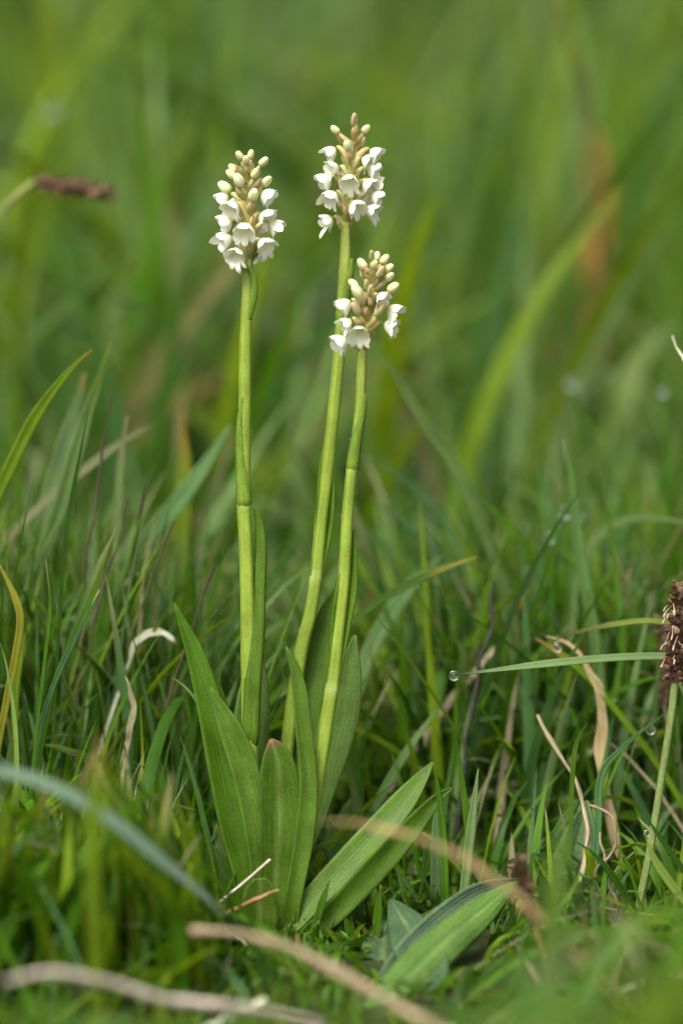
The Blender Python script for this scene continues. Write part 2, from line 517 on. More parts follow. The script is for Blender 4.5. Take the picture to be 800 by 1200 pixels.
parts.append(sward(N, x, y, U_(.05, .11, N), U_(.001, .0032, N), .5, 1.0, [C_FRESH, C_YEL, C_DARK, C_BLUE, C_PALE], [5, 1.5, 3, 2.5, 1], K=10, keep=keep_front))
stuff('sward_grass', 'soft green grass sward standing close behind the orchids', 'grass', parts)

parts = []
def patchy(part, amt):
    """grasses grow in patches of paler and deeper green"""
    V, Q, c, U = part
    c0 = V[:, 0, 1, :]
    k = 1 + amt * (np.sin(c0[:, 0] * 31 + 3 * np.sin(c0[:, 1] * 9)) + np.sin(c0[:, 0] * 13 + c0[:, 1] * 7 + 1.7)) / 2
    return V, Q, c * k[:, None, None, None], U
N = 4500
y = .40 + 1.3 * U_(0, 1, N) ** 1.1; x = U_(-1, 1, N) * (.22 + .28 * y)
h = U_(.06, .17, N) * np.interp(y, [.38, .7, 1.6], [.75, 1, 1.15])
parts.append(patchy(sward(N, x, y, h, U_(.0015, .006, N), .25, .8, [C_FRESH, C_YEL, C_DARK, C_BLUE, C_PALE, C_DEAD, C_RUST], [5, 2, 4, 3, 1.5, .4, .15], K=9), .4))
# coarse broad tussock grass
N = 1500
y = .20 + .85 * U_(0, 1, N) ** 1.25; x = U_(-1, 1, N) * (.17 + .26 * y)
clump = np.sin(x * 29 + 2 * np.sin(y * 7)) + np.sin(x * 11 + y * 9)
h = U_(.15, .31, N) * np.interp(y, [.2, .45, 1.1], [.62, .95, 1.15])
ok_ = clump > -.2
N = int(ok_.sum())
parts.append(patchy(sward(N, x[ok_], y[ok_], h[ok_], U_(.003, .0085, N), .34, .9, [C_FRESH, C_YEL, C_DARK, C_BLUE, C_PALE, (.26, .24, .10)], [4, 3.5, 3, 2.5, 4, .5], K=12, tipbrown=.15), .3))
N = 15000
y = 1.6 + 4.2 * U_(0, 1, N) ** 1.3; x = U_(-1, 1, N) * (.3 + .28 * y)
parts.append(patchy(sward(N, x, y, U_(.14, .36, N), U_(.004, .012, N), .2, .8, [C_FRESH, C_YEL, C_BLUE, C_PALE, C_DEAD], [3, 3, 2, 5, .5], K=7), .3))
stuff('meadow_grass', 'tall blurred meadow grass filling the background', 'grass', parts)

parts = []
N = 2400
x = U_(-.20, .20, N); y = U_(-.40, -.02, N)
parts.append(sward(N, x, y, U_(.03, .11, N), U_(.0012, .0042, N), .45, .9, [C_FRESH, C_YEL, C_BLUE, C_DARK], [5, 2.5, 2, 3], K=8, keep=keep_front))
N = 900
x = U_(-.14, .14, N); y = U_(-.48, -.22, N)
parts.append(sward(N, x, y, U_(.05, .13, N), U_(.0015, .004, N), .25, .7, [C_FRESH, C_YEL, C_BLUE], [5, 3, 1], K=8, keep=keep_front))
N = 1300
x = U_(-.12, -.022, N); y = U_(-.084, -.03, N)
parts.append(sward(N, x, y, U_(.030, .085, N), U_(.0014, .0042, N), .2, .55, [C_FRESH, C_YEL, C_DARK], [4, 4, 2], K=8, keep=keep_front))
stuff('foreground_grass', 'blurred green grass in front of the orchids', 'grass', parts)

parts = []
N = 2200
x = U_(-.22, .22, N); y = U_(-.3, .5, N)
parts.append(sward(N, x, y, U_(.02, .06, N), U_(.0006, .0022, N), 1.25, .5, [C_DEAD, C_STRAW, C_BROWN, C_RUST], [5, 1.2, 2, .4], K=5, tipbrown=0, keep=keep_front))
stuff('dead_thatch', 'litter of dead tan grass lying in the turf', 'dead grass', parts, M_DEAD)

# ------------------------------------------------------------------ the three orchids
ORCH = {}

def petal_part(L, R, th0, span, flare, bend, nu=10, nv=6, lobe=1.0, ang_wave=0):
    u = np.linspace(0, 1, nu + 1); v = np.linspace(-1, 1, nv + 1)
    r = R * (1 - (1 - u) ** 2.4) + flare * np.clip((u - .6) / .4, 0, 1) ** 1.6
    xx = L * u ** 1.25 - bend * np.clip((u - .75) / .25, 0, 1) ** 2
    wprof = np.where(u < .5, 1.0, np.clip(1 - ((u - .5) / .5) ** 2.0, 0, 1) ** .55 * lobe + (1 - lobe) * (1 - (u - .5) / .5))
    th = th0 + v[None] * span * wprof[:, None]
    rr = r[:, None] * (1 + .05 * v[None] ** 2)
    X = np.stack([np.broadcast_to(xx[:, None], th.shape), rr * np.sin(th), rr * np.cos(th)], -1)
    ix = np.arange(X[..., 0].size).reshape(nu + 1, nv + 1)
    Q = np.stack([ix[:-1, :-1], ix[1:, :-1], ix[1:, 1:], ix[:-1, 1:]], -1).reshape(-1, 4)
    # petal colour: greenish yellow deep in the throat, cream to white at the lobes
    k = np.clip((u - .08) / .34, 0, 1)[:, None, None]
    c = np.array([.78, .78, .34]) * (1 - k) + np.array([.86, .85, .70]) * k
    return X.reshape(-1, 3), Q, np.broadcast_to(c, X.shape).reshape(-1, 3)

def floret_mesh(seed):
    rr = random.Random(seed)
    vs, qs, cs, off = [], [], [], 0
    L, R = .0035 * rr.uniform(.9, 1.1), .0021 * rr.uniform(.92, 1.08)
    gape = rr.uniform(.2, 1.7)
    spec = [(0, .70, .0002, .0), (1.05, .66, .00035, 0), (-1.05, .66, .00035, 0), (2.0, .62, .0008, .0002), (-2.0, .62, .0008, .0002)]
    for th0, span, fl, bd in spec:
        f = rr.uniform(.82, 1.14)
        V, Q, c = petal_part(L * f, R * rr.uniform(.94, 1.06), th0 + rr.uniform(-.14, .14), span * rr.uniform(.85, 1.05), fl * gape * rr.uniform(.4, 1.6), bd + rr.uniform(-.0003, .0007), lobe=1.0)
        vs.append(V); qs.append(Q + off); cs.append(c); off += len(V)
    return mesh_np('floret', np.vstack(vs), np.vstack(qs), np.vstack(cs), None, M_PETAL)

def lip_mesh(seed):
    rr = random.Random(seed * 3 + 1)
    vs, qs, cs, off = [], [], [], 0
    for th0, ln, sp in ((math.pi, 1.34 * rr.uniform(.85, 1.15), .42), (math.pi - .66, 1.1 * rr.uniform(.85, 1.1), .36), (math.pi + .66, 1.1 * rr.uniform(.85, 1.1), .36)):
        V, Q, c = petal_part(.0034 * ln * rr.uniform(.92, 1.08), .0019, th0, sp, .0010 * ln * rr.uniform(.6, 1.5), .0003 + rr.uniform(0, .0008), lobe=.8)
        vs.append(V); qs.append(Q + off); cs.append(c); off += len(V)
    return mesh_np('lip', np.vstack(vs), np.vstack(qs), np.vstack(cs), None, M_PETAL)

FLORETS = [floret_mesh(i) for i in range(10)]
LIPS = [lip_mesh(i) for i in range(10)]

def bud_mesh(open_, seed=0):
    rr = random.Random(seed)
    nu, nv = 12, 18
    u = np.linspace(0, 1, nu + 1); a = np.linspace(0, 2 * math.pi, nv, endpoint=False)
    L, R = .0028, .00104
    r = R * np.sqrt(np.clip(1 - (2 * u - 1) ** 2, 0, 1)) ** .85 * (1.08 - .22 * u)
    ln = np.abs(np.cos(a * 1.5))[None] ** 10 * np.clip(u * 2.2 - .25, 0, 1)[:, None]
    seam = (1 - .15 * ln) * (1 + rr.uniform(-.08, .08) * np.cos(a + rr.uniform(0, 6)))[None]
    X = np.stack([np.broadcast_to((L * u)[:, None], (nu + 1, nv)), r[:, None] * np.cos(a)[None] * seam, r[:, None] * np.sin(a)[None] * seam], -1)
    ix = np.arange((nu + 1) * nv).reshape(nu + 1, nv); nx = np.roll(ix, -1, 1)
    Q = np.stack([ix[:-1], nx[:-1], nx[1:], ix[1:]], -1).reshape(-1, 4)
    k = np.clip(u * 1.7, 0, 1)[:, None, None]
    c = np.array([.58, .50, .20]) * (1 - k) + np.array([.74, .66, .38] if not open_ else [.82, .78, .56]) * k
    if open_ == 2: c = np.array([.50, .44, .19]) * (1 - k) + np.array([.64, .50, .29]) * k
    g = rr.uniform(0, 1)
    c = c * np.array([1 - .10 * g, 1, 1 - .22 * g])
    c = c * (1 - .45 * ln[..., None] * np.array([.7, .45, 1.0]))           # greener along the folds
    return mesh_np('bud', X, Q, np.broadcast_to(c, X.shape), None, M_BUD)
BUDS = [[bud_mesh(k_, k_ * 10 + q_) for q_ in range(4)] for k_ in range(3)]

def frame(f, up=Vector((0, 0, 1))):
    f = f.normalized()
    y = up.cross(f)
    if y.length < 1e-3: y = Vector((1, 0, 0))
    y.normalize()
    z = f.cross(y)
    return Matrix((f, y, z)).transposed().to_4x4()

def spindle(name, a, b, c, rmax, col, mat, n=10, sides=7):
    pts = []
    for i in range(n):
        t = i / (n - 1)
        p = a * (1 - t) ** 2 + b * 2 * t * (1 - t) + c * t * t
        r = rmax * (.42 + .62 * math.sin(math.pi * min(1, t * .95 + .08)) ** .8)
        pts.append((*p, r))
    return tube(name, pts, col, sides=sides, n=n, mat=mat)

def build_spike(ob, pw, axis_px, d, items):
    """axis_px: bottom and top pixel of the spike axis; items: kind, px, py, azimuth hint"""
    (bx, by), (tx, ty) = axis_px
    for kind, px, py, side in items:
        ytar = py + (14 if kind == 'f' else 17)
        k = min(1, max(0, (by - ytar) / (by - ty)))
        ax = bx + (tx - bx) * k
        A = P(ax, by + (ty - by) * k, d)
        dx = (px - ax) * S
        R = (.0052 if kind == 'f' else .0038) * (1 - .35 * k)
        dep = -math.sqrt(max(R * R - dx * dx, (.0008) ** 2)) if side != 'b' else math.sqrt(max(R * R - dx * dx, .0012 ** 2))
        if side == 's': dep *= .25
        Fp = P(px, py, d + dep)
        az = Vector((dx, dep, 0))
        if az.length < 1e-6: az = Vector((0, -1, 0))
        az.normalize()
        if kind == 'f':
            az = (az + Vector((random.uniform(-.2, .2), -.25 if side != 'b' else .1, 0))).normalized()
            f = (az + Vector((0, 0, random.uniform(-.95, -.25)))).normalized()
            i = random.randrange(10)
            sc = random.uniform(.92, 1.14) * (1.04 - .12 * k)
            M = Matrix.Translation(Fp - f * .0017) @ frame(f) @ Matrix.Rotation(random.uniform(-.35, .35), 4, 'X') @ Matrix.Diagonal((sc * random.uniform(.9, 1.12), sc * random.uniform(.9, 1.08), sc * random.uniform(.9, 1.08), 1))
            fo = obj('floret', FLORETS[i], ob, M, pw)
            obj('lip', LIPS[i], fo, M, M)
            B = Fp - f * .0021
            mid = (A + B) / 2 + Vector((0, 0, .0022)) + az * .0004
            me_ = spindle('ovary', A + Vector((0, 0, -.0006)), mid, B, .00068, (.46 + random.uniform(-.05, .05), .42 + random.uniform(-.03, .04), .16), M_BUD)
            obj('ovary', me_, fo, None, M)
        else:
            dirv = (Fp - A).normalized()
            f = (dirv + Vector((0, 0, .25)) + az * .2).normalized()
            sc = random.uniform(.85, 1.12) * (1.15 if kind == 'o' else 1) * (1.08 - .16 * k)
            M = Matrix.Translation(Fp - f * .0014) @ frame(f) @ Matrix.Rotation(random.uniform(0, 6), 4, 'X') @ Matrix.Diagonal((sc * (1.45 if kind == 'p' else 1.1), sc * (.8 if kind == 'p' else 1), sc * (.8 if kind == 'p' else 1), 1))
            bo = obj('bud', random.choice(BUDS[{'b': 0, 'o': 1, 'p': 2}[kind]]), ob, M, pw)
            B = Fp - f * .0010
            me_ = spindle('ovary', A, (A + B) / 2 + az * .0006 - Vector((0, 0, .0004)), B, .00066, (.46 + random.uniform(-.05, .06), .39 + random.uniform(-.03, .04), .16), M_BUD)
            obj('ovary', me_, bo, None, M)
        # the bract below it
        bl = random.uniform(.0042, .0068) * (1 if kind == 'f' else .75)
        q = A + az * .0009 - Vector((0, 0, .0012))
        sidev = Vector((-az.y, az.x, 0)) * random.uniform(-.0012, .0012)
        tipp = q + az * bl * (random.uniform(.12, .34) if kind == 'f' else random.uniform(.4, .7)) + Vector((0, 0, bl * random.uniform(.7, .95))) + sidev * 2
        mid = (q + tipp) / 2 + az * .0008
        rows = [(*tipp, .0002), (*(tipp * .6 + mid * .4), .0010), (*mid, .0017), (*q, .0014)]
        me_ = strip('bract', rows, (.38 + random.uniform(-.04, .06), .35, .13), tip=(.50, .35, .22), tip_len=.5, fold=.1, cup=-.7, cols=4, n=9, mat=M_ORCHID, facing=az)
        obj('bract', me_, ob, None, pw)

def orchid(label, base_px, d, stem_pts, stem_w, rings, axis_px, items, leaves):
    base = P(*base_px, d); base.z = float(ground_z(base.x, base.y))
    ob = empty('orchid_plant', base)
    tag(ob, label, 'orchid', 'white orchids in the meadow')
    pw = ob.matrix_basis.copy()
    rows = rows_px(stem_pts, [w_ / 2 for w_ in stem_w], d, d)
    rows = to_ground(rows)
    # the stem runs on up through the spike, thinning
    (bx, by), (tx, ty) = axis_px
    top = [(*P(tx, ty, d), .00035), (*P((bx + tx) / 2, (by + ty) / 2, d), .0009)]
    rz = [P(400, r_, d).z for r_ in rings]
    st = obj('stem', tube('stem', top + rows, C_OSTEM, sides=16, n=150, mat=M_STEM, tip=(.30, .28, .09), tip_len=.22, rings=rz, ring_col=(.33, .41, .10)), ob, None, pw)
    build_spike(ob, pw, axis_px, d, items)
    for L in leaves:
        pts, ws = [p[:2] + ((d + p[3],) if len(p) > 3 else ()) for p in L['p']], [p[2] for p in L['p']]
        dd = L.get('d', (0, 0))
        rw = rows_px(pts, ws, d + dd[0], d + dd[1])
        if L.get('ground'): rw = to_ground(rw)
        me_ = strip('leaf', rw, L.get('c', C_OLEAF), tip=L.get('tip'), tip_len=.06, fold=L.get('fold', .1), cup=L.get('cup', .35), roll=L.get('roll', 0),
                    cols=8, n=36, mat=M_ORCHID, wave=L.get('wave', .012), base=L.get('base'), midrib=L.get('mid', .0), wrap=L.get('wrap', 0))
        lo = obj('leaf', me_, ob, None, pw)
        m = lo.modifiers.new('thickness', 'SOLIDIFY'); m.thickness = .00035; m.offset = 0
    return ob

SHEATH = (.165, .265, .028)
orchid('white orchid whose stem stands apart, its leaning dense spike lower than the tallest orchid', (303, 1090), .0,
       [(291, 312), (288, 400), (287, 494), (286, 588), (288.5, 644), (290.5, 719), (291, 775), (293, 858), (297, 960), (302, 1050)],
       [11, 14, 15, 16, 16, 17, 17, 18, 19, 19], [588], ((290, 312), (291, 190)),
       [('b', 280.6, 182.3, 'f'), ('b', 294, 180.3, 's'), ('b', 288.6, 187, 'f'), ('b', 308.6, 189.6, 's'), ('b', 272.6, 197, 's'), ('b', 270.6, 204.3, 'f'),
        ('b', 311.3, 213, 's'), ('o', 280.6, 213, 'f'), ('b', 298.6, 203.6, 'f'), ('o', 265.3, 221, 's'), ('o', 296.6, 229.6, 'f'), ('f', 312.6, 229.6, 's'),
        ('f', 260.6, 233, 's'), ('f', 272, 243.6, 'f'), ('f', 264, 260.3, 's'), ('f', 287.3, 268.3, 'f'), ('f', 312, 254.3, 'f'), ('f', 322.6, 265.6, 's'),
        ('f', 264.6, 281, 'f'), ('f', 276, 299, 'f'), ('f', 310, 286, 'f'), ('f', 296, 262, 'b'), ('f', 281, 240, 'b'), ('b', 303, 214, 'b'), ('f', 303, 290, 'b')],
       [dict(p=[(285, 465, 2), (282, 494, 8), (282.5, 530, 12), (284.5, 560, 15), (286, 588, 17, -.0018), (286, 595, 15, -.0011)], d=(-.0013, -.0018), c=SHEATH, cup=0, wrap=1, fold=0, wave=0, base=(.225, .320, .034)),
        dict(p=[(298.5, 597, 2), (304, 612, 8), (306, 640, 12), (304, 690, 14), (301, 750, 17, -.0012), (296.5, 800, 19, -.0019), (294, 860, 19, -.0019), (293, 875, 16, -.0010)], wrap=.8, d=(.001, -.002), c=(0.093, 0.174, 0.012), cup=.4),
        dict(p=[(288, 310, 2), (296, 322, 6), (298, 340, 8), (295, 358, 8), (291, 374, 6)], d=(-.002, -.001), c=SHEATH, cup=-.6),
        dict(p=[(204.7, 706.8, 2), (217, 738, 13), (230, 772, 22), (247, 835, 31), (262, 902, 38), (275, 970, 36), (288, 1030, 27)], d=(.004, -.001), c=C_OLEAF, cup=.3, roll=.15, ground=1),
        dict(p=[(247, 805, 2), (258, 830, 16), (271, 858, 27), (287, 902, 32), (299, 970, 26), (304, 1035, 18)], d=(-.001, -.003), c=(0.093, 0.177, 0.017), cup=.35, ground=1),
        dict(p=[(317, 866, 3), (322, 878, 26), (326, 902, 43), (327, 947, 51), (325, 1005, 46), (319, 1060, 34), (314, 1100, 22)], d=(-.004, -.004), c=(0.065, 0.134, 0.008), cup=.25, tip=(.25, .12, .06), ground=1, mid=.02),
        dict(p=[(303, 757, 3), (300, 785, 24), (296, 830, 40), (292, 880, 40), (294, 960, 30)], d=(.010, .006), c=(0.102, 0.180, 0.032), cup=.3, ground=1),
        dict(p=[(304, 1029, 14), (305, 1040, 34), (304, 1062, 43), (305, 1092, 38), (307, 1125, 22)], d=(-.012, -.010), c=(0.075, 0.134, 0.010), cup=.2, ground=1, mid=.02),
        dict(p=[(246, 990, 3), (256, 1008, 24), (270, 1030, 44), (286, 1070, 46)], d=(.004, .003), c=(0.052, 0.108, 0.011), cup=.2, ground=1),
        dict(p=[(256, 870, 3), (262, 910, 20), (268, 960, 26), (276, 1020, 24)], d=(.010, .006), c=(0.065, 0.131, 0.019), cup=.2, ground=1)])

orchid('tallest white orchid, its loose open spike above the other two', (320, 1090), .010,
       [(405.5, 266), (405, 300), (401, 360), (397.5, 419), (390, 494), (384, 550), (377, 606), (371, 674), (364, 719), (354, 760), (341, 840), (331, 930), (322, 1030)],
       [11, 13, 13.5, 14, 14.5, 15, 15, 15, 15, 16, 16, 17, 18], [675], ((405.5, 268), (414, 160)),
       [('b', 392.5, 151.9, 's'), ('p', 415, 143, 'f'), ('b', 428.8, 151.3, 's'), ('o', 406.9, 170.6, 'f'), ('o', 420.6, 168.8, 'b'),
        ('f', 386.9, 178.8, 's'), ('f', 389.4, 197.5, 'f'), ('f', 380, 211.9, 's'), ('f', 408.8, 211.9, 'f'), ('f', 388, 231, 'f'), ('f', 382.5, 259.4, 's'),
        ('f', 418, 241.9, 'f'), ('f', 435, 247.5, 'f'), ('f', 431, 188.8, 'f'), ('f', 440, 180, 's'), ('f', 438, 200, 's'), ('f', 432.5, 217, 'f'),
        ('f', 441, 231, 's'), ('f', 442, 215, 'b'), ('o', 400, 208, 'b'), ('f', 424, 232, 'b')],
       [dict(p=[(412, 303, 2), (411, 316, 6), (408, 330, 9), (403.5, 350, 13), (400.5, 370, 14.5, -.0015), (400, 378, 12, -.0009)], d=(-.0012, -.0016), c=SHEATH, cup=0, wrap=1, fold=0, wave=0, base=(.225, .320, .034)),
        dict(p=[(383, 512, 2), (382, 540, 13), (382, 575, 20), (380, 615, 20), (375, 650, 16), (371, 676, 15)], d=(.001, .0005), c=(0.099, 0.184, 0.013), cup=.7),
        dict(p=[(393, 690, 3), (385, 720, 24), (372, 770, 35), (357, 830, 40), (344, 900, 38), (336, 980, 28)], d=(.004, .0), c=(0.068, 0.138, 0.008), cup=.3, ground=1)])

orchid('shortest white orchid, its small half open spike beside the tallest stem', (334, 1092), -.004,
       [(426, 408), (424, 430), (422, 475), (416.5, 524), (412.5, 550), (407, 610), (403, 681), (396, 749), (389, 808), (376, 889), (367, 943), (353, 1006), (338, 1074)],
       [10, 11.5, 12, 12, 13, 13.5, 14, 14.5, 15.5, 17, 18, 19, 19], [546, 808], ((426, 408), (438, 306)),
       [('p', 435.6, 300.6, 'f'), ('b', 441, 301, 'b'), ('b', 439.4, 309.4, 'f'), ('b', 450, 304.4, 's'), ('b', 455.6, 314.4, 's'), ('b', 456.3, 324.4, 's'), ('b', 459.4, 338, 's'),
        ('b', 425, 310.6, 's'), ('b', 413.8, 333, 's'), ('o', 419.4, 343, 'f'), ('p', 444.4, 320, 'f'), ('p', 430, 336, 'f'), ('p', 424, 353, 'f'), ('p', 418, 364, 'f'), ('p', 434, 342, 'f'),
        ('f', 403.8, 357.5, 's'), ('f', 448, 350, 'f'), ('f', 460.6, 365, 's'), ('f', 456.9, 382, 's'), ('f', 405, 379.4, 's'), ('f', 421, 390.6, 'f'), ('f', 398.8, 401, 's'), ('p', 443, 366, 'f')],
       [dict(p=[(427.5, 462, 2), (426, 478, 6), (421, 500, 10), (416, 525, 13), (413, 546, 14, -.0014), (412.3, 553, 12, -.0008)], d=(-.0013, -.0015), c=SHEATH, cup=0, wrap=1, fold=0, wave=0, base=(.225, .320, .034)),
        dict(p=[(414, 621, 2), (411, 650, 13), (406, 690, 24), (400, 730, 22), (394, 775, 16), (389, 808, 14)], d=(.001, .0005), c=(0.096, 0.180, 0.013), cup=.7),
        dict(p=[(335, 758, 2), (344, 778, 10), (351, 810, 17), (355, 850, 19), (360, 893, 20), (361, 934, 21), (356, 985, 22), (344, 1050, 20)], d=(-.002, -.005), c=(0.084, 0.161, 0.013), cup=.35, ground=1),
        dict(p=[(416, 744, 3), (411, 775, 22), (402, 820, 42), (390, 870, 44), (375, 930, 32), (355, 1000, 22)], d=(.014, .012), c=(0.099, 0.177, 0.030), cup=.25, ground=1),
        dict(p=[(507, 893, 3), (494, 912, 16), (468, 946, 30), (420, 1000, 34), (370, 1052, 30), (325, 1102, 20)], d=(.002, -.006), c=(0.102, 0.187, 0.022), cup=.15, roll=-.3, ground=1, wave=.02),
        dict(p=[(531, 923, 2), (512, 936, 12), (484, 968, 24), (440, 1017, 30), (390, 1070, 26), (345, 1108, 18)], d=(-.001, -.006), c=(0.068, 0.140, 0.009), cup=.2, roll=.2, ground=1, wave=.02)])

# ------------------------------------------------------------------ single blades, stalks and leaves one can pick out
def widths(n, wmax, kind):
    t = np.linspace(0, 1, n)
    if kind == 'blade': return wmax * np.clip(np.minimum(1, .08 + t * 2.6), 0, 1) * (1 - .25 * np.clip(t - .6, 0, 1))
    if kind == 'stalk': return wmax * (.7 + .3 * t)
    if kind == 'lens': return wmax * (.08 + .92 * np.sin(np.pi * np.clip(t * .88 + .02, 0, 1)) ** .7)
    return np.full(n, wmax)

def G(name, label, cat, pts, wmax, d, c=C_FRESH, tip=None, kind='blade', group=None, ext=True, fold=.3, roll=None, cup=0., mat=None, tip_len=.12, wave=.004, mid=0., base=None, facing=None):
    d0, d1 = d if isinstance(d, tuple) else (d, d)
    fine = spline([(p[0], p[1], 0) for p in pts], max(7, len(pts) * 2))[:, :2]
    rw = rows_px(fine, widths(len(fine), wmax, kind), d0, d1)
    if ext: rw = to_ground(rw)
    if mat is M_DEAD or mat is M_HUSK:                 # withered: kinked a little all along
        amp = (.10 if cat == 'straw' or wmax > 8 else .30) * wmax * pxsize(d0)
        rw = [(r[0] + random.gauss(0, amp), r[1] + random.gauss(0, amp), r[2] + random.gauss(0, amp * .5), r[3] * random.uniform(.7, 1.2)) for r in rw]
    cv = tuple(k * random.uniform(.9, 1.1) for k in c)
    if kind == 'stalk':
        rw = [(*r[:3], r[3] / 2) for r in rw]
        me_ = tube(name, rw, cv, sides=8, n=50, mat=mat or M_GRASS, tip=tip, tip_len=tip_len, knots=.16 if mat is M_DEAD or mat is M_HUSK else 0, base=base)
    else:
        me_ = strip(name, rw, cv, tip=tip, tip_len=tip_len, fold=fold, cup=cup, roll=random.uniform(-.3, .3) if roll is None else roll,
                    cols=6 if mid else 4, n=40, mat=mat or M_GRASS, wave=wave, midrib=mid, base=base, facing=facing)
    o = obj(name, me_)
    if kind != 'stalk':
        m = o.modifiers.new('thickness', 'SOLIDIFY'); m.thickness = .00018; m.offset = 0
    return tag(o, label, cat, group)

GB = 'grass_shoot'
# beside the orchid that stands apart
G(GB, 'bright arching grass blade with an orange tip, clear of the sward', 'grass', [(108, 410), (80, 436), (42, 488), (14, 544), (-12, 600), (-30, 660)], 15, (.022, .03), C_YEL, tip=(.36, .20, .04), tip_len=.03)
G(GB, 'broad pale blue-green grass blade crossing behind the orange-tipped blade', 'grass', [(129, 403), (115, 450), (98, 499), (70, 597), (45, 667), (25, 740)], 20, (.045, .05), C_PALE, tip=C_YEL)
G(GB, 'pale grass blade with rusty tip next to the broad blue-green blade', 'grass', [(100, 436), (84, 492), (59, 576), (42, 650)], 17, .065, C_PALE, tip=(.34, .20, .05), tip_len=.05)
G(GB, 'hair-thin dark green blade in front of the broad blue-green blade', 'grass', [(106, 472), (93, 537), (80, 607), (73, 681), (68, 760)], 4.5, .018, C_DARK)
G('sedge_stalk', 'dark purplish dead stalk with pale nodes beside the broad blue-green blade', 'stalk', [(132, 462), (122, 520), (112, 597), (101, 667), (96, 760)], 3.6, .035, C_BROWN, kind='stalk', mat=M_DEAD)
G(GB, 'straight pale grass blade with a cut tan tip', 'grass', [(149, 487), (142, 537), (138, 597), (136, 680)], 9, .055, C_PALE, tip=C_DEAD, fold=.5)
G(GB, 'beige fading blade leaning across behind the dark stalks', 'grass', [(178, 499), (140, 520), (94, 555), (40, 600)], 9, .06, (.32, .34, .17))
G(GB, 'upright yellow-green blade with a scorched orange tip', 'grass', [(213, 483), (217, 537), (215, 590), (212, 646), (208, 720)], 19, .085, C_YEL, tip=(.30, .17, .03), tip_len=.14)
G(GB, 'broad pale blade slanting behind the scorched-tipped blade', 'grass', [(270, 498), (224, 569), (168, 639), (130, 700)], 20, .075, C_PALE)
G(GB, 'thin grass blade with withered brown tip between the dark stalks', 'grass', [(171, 553), (166, 590), (159, 639), (155, 720)], 6, .04, C_FRESH, tip=C_BROWN, tip_len=.2)
G('sedge_stalk', 'dark brown withered stalk with a rusty top leaning over the broad green blade', 'stalk', [(150, 585), (140, 632), (122, 688), (108, 744), (98, 820)], 4.0, .03, C_BROWN, kind='stalk', mat=M_DEAD, base=(.14, .16, .05))
G('sedge_stalk', 'brown stalk turning green below, with a white scrap on it', 'stalk', [(206, 611), (191, 639), (175, 688), (154, 747), (140, 830)], 4.0, .03, C_BROWN, kind='stalk', mat=M_DEAD, base=(.14, .22, .04))
G('sedge_stalk', 'thin dark stalk leaning beside the longest orchid leaf', 'stalk', [(251, 665), (231, 723), (210, 782), (190, 850)], 3.6, .022, C_BROWN, kind='stalk', mat=M_DEAD)
G(GB, 'slim bright blade with a yellow tip leaning past the rusty stalk', 'grass', [(133, 627), (115, 677), (94, 730), (66, 796), (50, 870)], 6.5, .012, C_FRESH, tip=C_YEL)
G(GB, 'slim bluish blade with a white tip, parallel to the yellow-tipped one', 'grass', [(117, 691), (94, 737), (66, 796), (48, 850), (40, 900)], 6, .010, C_BLUE, tip=C_STRAW, tip_len=.04)
G(GB, 'curled yellow grass blade at the edge of the sward', 'grass', [(-4, 655), (14, 691), (24, 723), (19, 765), (10, 810)], 9, .015, (.30, .30, .03))
G(GB, 'short needle-thin blade with a pale bent tip', 'grass', [(54, 656), (59, 712), (52, 780), (44, 850)], 4, .008, C_FRESH, tip=C_DEAD, tip_len=.06)
G(GB, 'crisp pale green blade arching up from the low turf, tip browned', 'grass', [(0, 752), (8, 780), (17, 836), (20.5, 892), (20, 950), (17, 1020)], 5.5, -.004, (.22, .30, .06), tip=C_BROWN, tip_len=.03)
G(GB, 'wide soft green blade standing among the thin sward blades', 'grass', [(134, 660), (126, 710), (114, 770), (107, 850), (105, 930)], 21, .035, C_FRESH)
G(GB, 'short thick pale green shoot in the sward by the curled yellow blade', 'grass', [(30, 742), (25, 765), (20, 795), (18, 830)], 9, .02, C_YEL)
G('dry_leaf', 'whitish curled dry leaf caught in the sward', 'dead leaf', [(208, 756), (196, 742), (178, 741), (160, 752), (152, 770)], 9, .03, C_STRAW, kind='lens', mat=M_DEAD)
G('dry_leaf', 'tan strip of dead leaf upright in the sward', 'dead leaf', [(148, 792), (155, 815), (153, 850), (147, 880)], 9, .02, C_DEAD, mat=M_DEAD)
G(GB, 'rust-brown blurred blade slanting behind the sward', 'grass', [(275, 428), (224, 464), (182, 495), (120, 545)], 16, .24, (.17, .18, .04), tip=(.26, .16, .05), tip_len=.4)
# around the orchid leaves
G(GB, 'fine green blade rising by the longest orchid leaf', 'grass', [(241, 767), (254, 799), (264, 824), (272, 870)], 4.5, .010, C_FRESH)
G(GB, 'fine pale blade curving over to the longest orchid leaf', 'grass', [(202, 794), (220, 808), (238, 836), (246, 880)], 4, .008, C_PALE)
G(GB, 'pale slanting blade behind the broad folded orchid leaf', 'grass', [(514, 827), (477, 880), (450, 925), (425, 975)], 10, .032, C_PALE)
G(GB, 'broad soft grey-green blade behind the base of the shortest orchid', 'grass', [(425, 922), (413, 950), (402, 985), (394, 1020)], 28, .03, C_PALE, kind='blade', fold=.15)
G(GB, 'bluish blade bent over in a hook beside the shortest stem', 'grass', [(364, 996), (374, 991), (384, 1000), (390, 1020), (398, 1065), (406, 1120)], 14, (.004, .010), C_BLUE, fold=.1)
G(GB, 'short erect bright blade with a tan tip before the blue-green broad leaves', 'grass', [(446, 1037), (442, 1085), (439, 1132)], 10, -.010, C_FRESH, tip=C_DEAD, tip_len=.05, fold=.5)
G(GB, 'short bright blade crossing the folded orchid leaf', 'grass', [(386, 1031), (379, 1052), (372, 1075), (364, 1100)], 9, -.012, C_FRESH)
